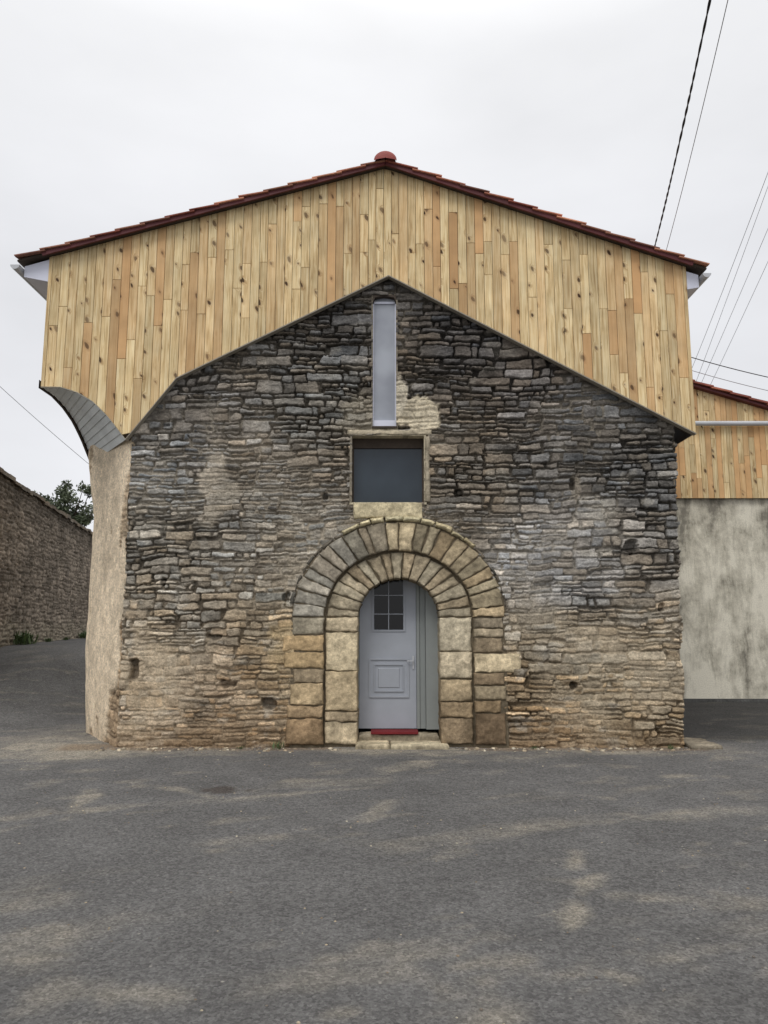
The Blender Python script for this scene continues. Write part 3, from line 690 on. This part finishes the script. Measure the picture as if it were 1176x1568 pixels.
bp=N(ns,'ShaderNodeBump',Strength=.5,Distance=.012); ln.new(n3.outputs[0],bp.inputs['Height']); ln.new(bp.outputs[0],b.inputs['Normal'])
M_render=m
a=Acc(); a.box(ax0,ax1,YA,YA+6,-.2,zcl+.05); a.obj('rendered_wall',M_render,annex)
acc=Acc(); accb=Acc()
boards(ax0,ax1,lambda x:zgut+.0,lambda x:zcl,YA-.10,acc=acc,accb=accb,seed=9,warmp=.5)
boards(ax0,ax1,lambda x:max(ax_top(x),zgut+.02),lambda x:zgut+.01,YA+.02,acc=acc,accb=accb,seed=10,warmp=.6)
acc.obj('cladding',M_wood,annex); accb.obj('cladding_backing',M_darkwood,annex)
a=Acc(); a.box(ax0,ax1,YA-.08,YA+.0,zcl+.01,zgut-.01); a.obj('cladding_void',M_dark,annex)
a=Acc(); a.prism([(ax0,ax_top(ax0)+.0),(ax1,ax_top(ax1)),(ax1,ax_top(ax1)+.05),(ax0,ax_top(ax0)+.05)],YA-.12,YA+6); a.obj('roof_verge',M_red,annex)
a=Acc(); x=ax1
while x>ax0:
    x2_=x-.45
    a.prism([(x2_,ax_top(x2_)+.055),(x,ax_top(x)+.085),(x,ax_top(x)+.125),(x2_,ax_top(x2_)+.095)],YA-.18,YA+6,alb(random.choice([(150,94,76),(128,76,66),(172,114,90)])))
    x-=.40
a.obj('roof_tiles',M_tile,annex)
a=Acc(); ang=np.linspace(0,2*math.pi,13); rg=.055
v0=np.stack([0*ang+ax0,YA-.2+rg*np.cos(ang),zgut+.0+rg*np.sin(ang)],-1); v1=v0.copy(); v1[:,0]=ax1
a.grid(np.array([v0,v1]),np.ones((2,13,3))); a.obj('gutter_pipe',M_gutter,annex,True)
a=Acc(); a.prism([(ax0,-.05),(ax1,-.05),(ax1,.06),(ax0,.07)],YA-.03,YA-.001,(.1,.1,.095)); a.obj('plinth',M_ash,annex)
# ------------------------------------------------------------------ ground
def terr(x,y):
    return 1.08*S((y-.8)/8.5)*S((-x-4.5)/3.0)+0.0
def axis(lo,hi,f0,f1,st):
    f=np.arange(f0,f1,st)
    L=[f0]; s_=st
    while L[-1]>lo: s_*=1.25; L.append(L[-1]-s_)
    Rr=[f[-1]]; s_=st
    while Rr[-1]<hi: s_*=1.25; Rr.append(Rr[-1]+s_)
    return np.concatenate([np.array(L[1:])[::-1],f,np.array(Rr[1:])])
gx=axis(-400,400,-9,8,.04); gy=axis(-60,500,-8.6,6,.04)
GX,GY=np.meshgrid(gx,gy)
GZ=terr(GX,GY)+.012*fbm(GX*.6,GY*.6,201,2)*S((60-np.hypot(GX,GY))/40)+.003*fbm(GX*6,GY*6,203,2)
def PG(u,v):
    x=(u-588)/F; y=(784-v)/F; dz=sp+y*cp; k=CH/-dz; return (x*k, -D0+(cp-y*sp)*k)
g_a=lin((107,106,105))/1.02; dust=lin((158,151,138))/1.02
col=np.ones(GX.shape+(3,))*g_a
col*=np.exp(.25*fbm(GX*.5,GY*.5,205,4)+.45*fbm(GX*3,GY*3,207,5))[...,None]
dm_=np.zeros(GX.shape)
rot=lambda x,y,a:(x*math.cos(a)+y*math.sin(a),-x*math.sin(a)+y*math.cos(a))
ax_,ay_=rot(GX,GY,.35)
n_=fbm(ax_*.8,ay_*2.2,211,6); dm_+=S((n_-.10)/.22)*.32
n_=fbm(ax_*1.9+5,ay_*3.6,219,5); dm_+=S((n_-.12)/.14)*.3
for (u0,v0,u1,v1,w,s_) in [(885,1305,880,1330,.05,.55),(880,1380,872,1420,.05,.65),(890,1370,910,1340,.04,.5),(882,1350,830,1345,.05,.35),(700,1480,800,1470,.05,.5),(690,1455,620,1470,.05,.4),(780,1548,720,1568,.06,.5),(400,1510,640,1490,.07,.3),(60,1530,260,1520,.08,.4),(20,1250,160,1240,.10,.35),(100,1255,140,1210,.06,.45),(930,1490,960,1500,.04,.6),(980,1250,1150,1240,.12,.35),(560,1255,600,1225,.06,.4),(600,1180,690,1150,.12,.5),(1090,1390,1176,1385,.07,.35),(500,1555,540,1550,.04,.6),(950,1370,1060,1380,.06,.35),(895,1218,930,1222,.05,.5),(1020,1190,1060,1188,.05,.5),(250,1205,330,1222,.05,.4)]:
    ax0_,ay0_=PG(u0,v0); bx,by=PG(u1,v1); dx,dy=bx-ax0_,by-ay0_; t=np.clip(((GX-ax0_)*dx+(GY-ay0_)*dy)/(dx*dx+dy*dy+1e-6),0,1)
    dd=np.hypot(GX-ax0_-t*dx,GY-ay0_-t*dy)/w+4.5*fbm(GX*4,GY*4,213,5)
    dm_+=s_*S((2.0-dd)/2.2)
near=S((GY+.62+1.1*fbm(GX*1.3,GY*1.3,215,5))/.5)*S((.5-GY)/.3)*(GX>-5)*S((5-GX)/1)
dm_+=near*.55*(.5+vn(GX*3,GY*5,216))
dm_+=.5*S((GY+1.1+.8*fbm(GX*1.3,GY*1.3,225,4))/.9)*S((-2.6-GX)/.8)*S((2-GY)/1.5)*S((GX+5.6)/.8)
dm_=np.clip(dm_*(.5+1.0*vn(GX*9,GY*9,229)),0,.9)
col=col*(1-dm_[...,None])+dm_[...,None]*dust*(1+.4*fbm(GX*9,GY*9,217,3))[...,None]
m=S((GY+.28+.35*fbm(GX*2.3,GY*2.3,221,4))/.2)*S((.4-GY)/.2)*(abs(GX-ACX)>.85)*S((4.3-GX)/.2)*S((GX+4.4)/.3); col=col*(1-.5*m[...,None])+.5*m[...,None]*alb((120,98,74))
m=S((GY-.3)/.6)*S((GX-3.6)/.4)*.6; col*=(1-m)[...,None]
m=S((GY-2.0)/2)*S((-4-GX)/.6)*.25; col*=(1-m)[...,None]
px,py=PG(342,1208); m=S((1.2-np.hypot((GX-px)/.22,(GY-py)/.14)-2.0*fbm(GX*7,GY*7,223,4))/.4)*.6; col=col*(1-m[...,None])+m[...,None]*np.array([.055,.038,.028])
far=S((np.hypot(GX,GY)-45)/30); col=col*(1-far[...,None])+far[...,None]*np.array([.07,.085,.04])
m_,ns,ln,b=mat_new('asphalt')
tc=N(ns,'ShaderNodeTexCoord'); at=N(ns,'ShaderNodeAttribute',attribute_name='Col')
n1=N(ns,'ShaderNodeTexNoise',Scale=70.0,Detail=6.0,Roughness=.8); ln.new(tc.outputs['Object'],n1.inputs['Vector'])
n2=N(ns,'ShaderNodeTexVoronoi',Scale=60.0); ln.new(tc.outputs['Object'],n2.inputs['Vector'])
n4=N(ns,'ShaderNodeTexVoronoi',Scale=11.0); ln.new(tc.outputs['Object'],n4.inputs['Vector'])
n3=N(ns,'ShaderNodeTexNoise',Scale=14.0,Detail=8.0,Roughness=.75); ln.new(tc.outputs['Object'],n3.inputs['Vector'])
def MR(src,a0,a1,b0,b1):
    q_=N(ns,'ShaderNodeMapRange'); ln.new(src,q_.inputs['Value'])
    for k_,v_ in (('From Min',a0),('From Max',a1),('To Min',b0),('To Max',b1)): q_.inputs[k_].default_value=v_
    return q_.outputs[0]
def MU(a_,b_,op='MULTIPLY'):
    q_=N(ns,'ShaderNodeMath',operation=op); ln.new(a_,q_.inputs[0]); ln.new(b_,q_.inputs[1]); return q_.outputs[0]
vsep=N(ns,'ShaderNodeSeparateColor'); ln.new(n2.outputs['Color'],vsep.inputs[0])
f=MU(MU(MR(n1.outputs[0],.25,.75,.4,1.6),MR(vsep.outputs[0],0,1,.65,1.4)),MR(n3.outputs[0],.3,.7,.75,1.25))
vs4=N(ns,'ShaderNodeSeparateColor'); ln.new(n4.outputs['Color'],vs4.inputs[0])
sp_=MU(MR(n4.outputs['Distance'],.05,.12,1,0),MR(vs4.outputs[0],.78,.80,0,1))
vm=N(ns,'ShaderNodeVectorMath',operation='SCALE'); ln.new(at.outputs['Color'],vm.inputs[0]); ln.new(f,vm.inputs['Scale'])
mx=N(ns,'ShaderNodeMix',data_type='RGBA'); ln.new(sp_,mx.inputs[0]); ln.new(vm.outputs[0],mx.inputs[6]); mx.inputs[7].default_value=(.38,.36,.32,1)
ln.new(mx.outputs[2],b.inputs['Base Color']); b.inputs['Roughness'].default_value=.9; b.inputs['Specular IOR Level'].default_value=.15
bp=N(ns,'ShaderNodeBump',Strength=.8,Distance=.01); ln.new(f,bp.inputs['Height']); ln.new(bp.outputs[0],b.inputs['Normal'])
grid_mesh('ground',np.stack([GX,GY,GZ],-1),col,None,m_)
def pebbles(name,pos,mat,cols,parent=None):
    a=Acc()
    for (x,y,z,s_) in pos:
        c=tone(random.choice(cols),0,.2); b=len(a.v); ph=random.random()*6
        n_=6; k=random.uniform(.6,1.3)
        for lv,(rz,zzv) in enumerate(((1,0),(.9,.45),(.45,.8))):
            for i in range(n_):
                t=ph+i*2*math.pi/n_; rr_=s_*rz*random.uniform(.8,1.15)
                a.v.append((x+rr_*math.cos(t),y+rr_*k*math.sin(t),z+zzv*s_*.8)); a.c.append(tuple(c))
        for lv in range(2):
            for i in range(n_):
                j=(i+1)%n_; a.f.append((b+lv*n_+i,b+lv*n_+j,b+(lv+1)*n_+j,b+(lv+1)*n_+i))
        a.f.append(tuple(b+2*n_+i for i in range(n_)))
    return a.obj(name,mat,parent)
pos=[]
for _ in range(620):
    x=random.uniform(-3.7,4.1); 
    if abs(x-ACX)<.75: continue
    y=-abs(random.gauss(0,.14))-.02; pos.append((x,y,-.003,random.choice([.006,.008,.01,.012,.02,.03])))
for _ in range(900):
    x=random.uniform(-6,6); y=random.uniform(-8,-.3); pos.append((x,y,0.0,random.uniform(.003,.010)))
pebbles('gravel',pos,M_ash,[(150,138,118),(120,108,92),(175,165,145),(105,98,90)])
a=Blocks(); st=a
flat_block(3.97,4.38,-.12,.55,-.03,.05,alb((120,112,98)),7)
a.obj('footing_slab',M_ash,barn,smooth=True)
# ------------------------------------------------------------------ boundary wall on the left lane
Ls=np.arange(0,48,.035); zw=np.arange(0,1.0001,1/125)
SW,TW=np.meshgrid(Ls,zw)
p0=Vector((-8.15,3.0)); dr=Vector((-.2055,1)).normalized()
bx=p0.x+dr.x*SW; by=p0.y+dr.y*SW; gz=terr(bx,by)-.1
ztop=5.08+.10*fbm(SW*.5,SW*0,301,3)+.05*fbm(SW*4,SW*0,302,2)
ZW=gz+(ztop-gz)*TW
q5,r5,lz5,_=relief(SW,ZW,37,-.3,-.5,50,7,res=.014,ch=(.14,.28),sl=(.15,.5),sub=.095,joint=.009)
hw=(q5-1)*.035+(r5[...,0]-.5)*.04
cw=np.ones(SW.shape+(3,))*alb((122,112,100))*np.exp((r5[...,2:3]-.5)*.5+fbm(SW*1.2,ZW*1.5,305,4)[...,None]*.9)*(.6+.4*q5[...,None])
cw*=(1-.35*S((ZW-4.3)/.7))[...,None]
base_l=S((1.9+.8*fbm(SW*.8,ZW*.8,307,3)-ZW)/.5)[...,None]*.4; cw=cw*(1-base_l)+base_l*alb((158,149,130))*(.55+.45*q5[...,None])
nrm_=(dr.y,-dr.x)
VW=np.stack([bx+nrm_[0]*hw,by+nrm_[1]*hw,ZW],-1)
bw_=grid_mesh('stone_boundary_wall',VW,cw,None,M_stone)
a=Acc(); s_=0
while s_<47.5:
    l=random.uniform(.25,.6); zt_=5.06+.10*float(fbm(np.array(s_*.5),np.array(0.),301,3))+random.uniform(-.02,.04)
    pts_=[]
    for (ds,dn) in ((s_,.07),(s_+l-.01,.07),(s_+l-.01,-.5),(s_,-.5)):
        pts_.append((p0.x+dr.x*ds+nrm_[0]*dn,p0.y+dr.y*ds+nrm_[1]*dn))
    c=tone((112,102,90),0,.25); hgt=random.uniform(.06,.12)
    lo=[(x,y,zt_) for x,y in pts_]; hi=[(x,y,zt_+hgt) for x,y in pts_]
    a.quad(hi,c); 
    for i in range(4):
        j=(i+1)%4; a.quad([lo[i],lo[j],hi[j],hi[i]],c)
    s_+=l
bk=[(p0.x-.5,p0.y),(p0.x+dr.x*48-.5,p0.y+dr.y*48)]
a.quad([(bk[0][0],bk[0][1],-.2),(bk[1][0],bk[1][1],-.2),(bk[1][0],bk[1][1],5.1),(bk[0][0],bk[0][1],5.1)],alb((110,100,88)))
a.quad([(p0.x,p0.y,-.2),(p0.x-.5,p0.y,-.2),(p0.x-.5,p0.y,5.1),(p0.x,p0.y,5.1)],alb((110,100,88)))
c_=a.obj('coping_stones',M_stone,bw_)
# ------------------------------------------------------------------ vegetation
def leafmat(name):
    m,ns,ln,b=mat_new(name); at=N(ns,'ShaderNodeAttribute',attribute_name='Col'); tc=N(ns,'ShaderNodeTexCoord'); n=N(ns,'ShaderNodeTexNoise',Scale=3.0)
    ln.new(tc.outputs['Object'],n.inputs['Vector'])
    mr=N(ns,'ShaderNodeMapRange'); ln.new(n.outputs[0],mr.inputs['Value']); mr.inputs['To Min'].default_value=.6; mr.inputs['To Max'].default_value=1.4
    v=N(ns,'ShaderNodeVectorMath',operation='SCALE'); ln.new(at.outputs['Color'],v.inputs[0]); ln.new(mr.outputs[0],v.inputs['Scale'])
    ln.new(v.outputs[0],b.inputs['Base Color']); b.inputs['Roughness'].default_value=.6; return m
M_leaf=leafmat('foliage')
def leafs(a,cx,cy,cz,r,n,s_,c):
    for _ in range(n):
        d_=Vector((random.gauss(0,1),random.gauss(0,1),random.gauss(0,1))); d_.normalize(); p=Vector((cx,cy,cz))+d_*r*random.random()**.45
        u_=Vector((random.gauss(0,1),random.gauss(0,1),random.gauss(0,1))).normalized(); w_=u_.cross(Vector((random.gauss(0,1),random.gauss(0,1),random.gauss(0,1)))).normalized()
        k=s_*random.uniform(.6,1.3); f=random.uniform(.6,1.4)
        a.quad([p-u_*k,p+w_*k*.45,p+u_*k,p-w_*k*.45],(c[0]*f,c[1]*f,c[2]*f))
def limb(a,p0_,p1_,r0,r1,c=(.09,.07,.05)):
    p0_=Vector(p0_);p1_=Vector(p1_); d_=(p1_-p0_).normalized(); u_=d_.orthogonal().normalized(); w_=d_.cross(u_)
    V=[]
    for p,r_ in ((p0_,r0),(p1_,r1)): V.append([tuple(p+u_*r_*math.cos(t)+w_*r_*math.sin(t)) for t in np.linspace(0,2*math.pi,8)])
    a.grid(np.array(V),np.ones((2,8,3))*np.array(c))
tree=empty('tree')
DT=33; tx_,tz_=P(98,772,DT); tyy=DT-D0
tb=Acc(); lf=Acc()
limb(tb,(tx_,tyy,1),(tx_+.1,tyy,4.4),.16,.11)
for _ in range(44):
    an=random.uniform(0,2*math.pi); rr_=random.uniform(.2,1.5); zc=tz_-.9+random.uniform(0,2.1)*(1-.28*rr_)
    c_=(tx_+rr_*math.cos(an)*1.1,tyy+rr_*math.sin(an)*.6,zc)
    limb(tb,(tx_+.1,tyy,4.1+random.random()*.5),c_,.045,.012)
    leafs(lf,*c_,random.uniform(.2,.40),100,.085,random.choice([(.045,.06,.027),(.06,.08,.038),(.09,.11,.06)]))
tb.obj('trunk_and_limbs',M_darkwood,tree); lf.obj('crown',M_leaf,tree)
def weed(name,x,y,z,s_,n):
    a=Acc()
    for _ in range(n):
        an=random.uniform(0,2*math.pi); l=s_*random.uniform(.5,1.2); o=Vector((x+random.gauss(0,s_*.4),y+random.gauss(0,s_*.3),z))
        tip=o+Vector((math.cos(an)*l*.5,math.sin(an)*l*.5,l)); w_=Vector((-math.sin(an),math.cos(an),0))*s_*.05
        mid=(o+tip)/2+Vector((0,0,l*.15)); f=random.uniform(.6,1.4); a.quad([o,mid+w_,tip,mid-w_],(.07*f,.11*f,.035*f))
    leafs(a,x,y,z+s_*.4,s_*.55,n,s_*.12,(.06,.10,.03))
    return a.obj(name,M_leaf)
for (s_,sz) in ((6.5,.34),(7.2,.28),(16,.3),(15.2,.25),(9.5,.14),(12,.12)):
    x=p0.x+dr.x*s_+.22; y=p0.y+dr.y*s_; weed('weed',x,y,float(terr(np.array(x),np.array(y)))-.02,sz,90)
for (u,sz) in ((425,.10),(368,.05),(820,.05),(1030,.06)):
    x,y=PG(u,1148); weed('weed',x,-.1,-.01,sz,40)
a=Acc(); s_=19.0; x=p0.x+dr.x*s_+.12; y=p0.y+dr.y*s_; a.box(x-.12,x+.12,y-.02,y+.0,1.75,2.15); a.box(x-.02,x+.02,y+.001,y+.03,1.0,2.1); a.obj('road_marker_sign',M_white)
# ------------------------------------------------------------------ overhead lines
def cable(name,pts,r_,mat,sag=.0,tw=False):
    cu=bpy.data.curves.new(name,'CURVE'); cu.dimensions='3D'; cu.bevel_depth=r_; cu.bevel_resolution=1
    P0,P1=Vector(pts[0]),Vector(pts[1]); n_=240 if tw else 30
    for s2 in ((0,math.pi) if tw else (0,)):
        sl_=cu.splines.new('POLY'); sl_.points.add(n_-1)
        for i in range(n_):
            t=i/(n_-1); p=P0.lerp(P1,t)-Vector((0,0,sag*4*t*(1-t)))
            if tw: p+=Vector((math.cos(t*95+s2+math.sin(t*21)),math.sin(t*95+s2),0))*r_*.8
            sl_.points[i].co=(*p,1)
    ob=bpy.data.objects.new(name,cu); scene.collection.objects.link(ob); cu.materials.append(mat)
def P3(u,v,D): x,z=P(u,v,D); return (x,D-D0,z)
cable('power_line',[P3(1112,-120,6.0),P3(994,410,13)],.008,M_cable,.12,True)
cable('power_line',[P3(1142,-120,6.5),P3(1015,402,13)],.005,M_wire,.1)
for (a0,a1) in (((1300,-60),(1060,600)),((1310,30),(1068,600)),((1330,60),(1078,610)),((1215,160),(1055,575)),):
    cable('overhead_wire',[P3(*a0,20),P3(*a1,34)],.009,M_wire,.1)
cable('overhead_wire',[P3(1045,543,20),P3(1300,600,20)],.012,M_cable,.1)
cable('overhead_wire',[P3(1045,563,22),P3(1300,622,22)],.009,M_wire,.1)
cable('overhead_wire',[P3(-120,480,22),P3(150,722,30)],.009,M_wire,.1)
# ------------------------------------------------------------------ sky + light
w=bpy.data.worlds.new('World'); scene.world=w; w.use_nodes=True; ns=w.node_tree.nodes; ln=w.node_tree.links
bg=ns['Background']; bg.inputs['Strength'].default_value=.1
sky=ns.new('ShaderNodeTexSky'); sky.sky_type='NISHITA'; sky.sun_disc=False; EL=math.radians(52); sky.sun_elevation=EL; sky.sun_rotation=math.radians(200)
tc=ns.new('ShaderNodeTexCoord'); sx=ns.new('ShaderNodeSeparateXYZ'); ln.new(tc.outputs['Generated'],sx.inputs[0])
rp=ns.new('ShaderNodeValToRGB'); e=rp.color_ramp.elements
e[0].position=0; e[0].color=(.41,.415,.425,1); e[1].position=1; e[1].color=(1,.985,.96,1)
x=e.new(.12); x.color=(.395,.398,.412,1); x=e.new(.45); x.color=(.395,.398,.412,1); x=e.new(.64); x.color=(.43,.432,.44,1)
ln.new(sx.outputs[2],rp.inputs[0])
mp=ns.new('ShaderNodeMapping'); mp.inputs['Scale'].default_value=(1.2,1.2,3.0); ln.new(tc.outputs['Generated'],mp.inputs[0])
nz=ns.new('ShaderNodeTexNoise'); nz.inputs['Scale'].default_value=1.7; nz.inputs['Detail'].default_value=5; ln.new(mp.outputs[0],nz.inputs['Vector'])
mr=ns.new('ShaderNodeMapRange'); ln.new(nz.outputs[0],mr.inputs['Value']); mr.inputs['From Min'].default_value=.3; mr.inputs['From Max'].default_value=.7; mr.inputs['To Min'].default_value=19.6; mr.inputs['To Max'].default_value=23.2
vm=ns.new('ShaderNodeVectorMath'); vm.operation='SCALE'; ln.new(rp.outputs[0],vm.inputs[0]); ln.new(mr.outputs[0],vm.inputs['Scale'])
mx=ns.new('ShaderNodeMix'); mx.data_type='RGBA'; mx.inputs[0].default_value=.96; ln.new(sky.outputs[0],mx.inputs[6]); ln.new(vm.outputs[0],mx.inputs[7])
ln.new(mx.outputs[2],bg.inputs['Color'])
sl=bpy.data.lights.new('sun','SUN'); sl.energy=1.0; sl.angle=math.radians(20); sl.color=(1,.975,.945); so=bpy.data.objects.new('sun',sl); scene.collection.objects.link(so)
so.rotation_euler=(math.radians(38),0,math.radians(-20))
scene.view_settings.view_transform='Standard'; scene.view_settings.look='None'; scene.view_settings.exposure=0
# ------------------------------------------------------------------ camera
cam=bpy.data.cameras.new('camera'); co=bpy.data.objects.new('camera',cam); scene.collection.objects.link(co); scene.camera=co
cam.sensor_fit='VERTICAL'; cam.sensor_height=32; cam.lens=32*F/1568; cam.clip_end=2000
co.location=(0,-D0,CH); co.rotation_euler=(math.pi/2+PITCH,0,0)
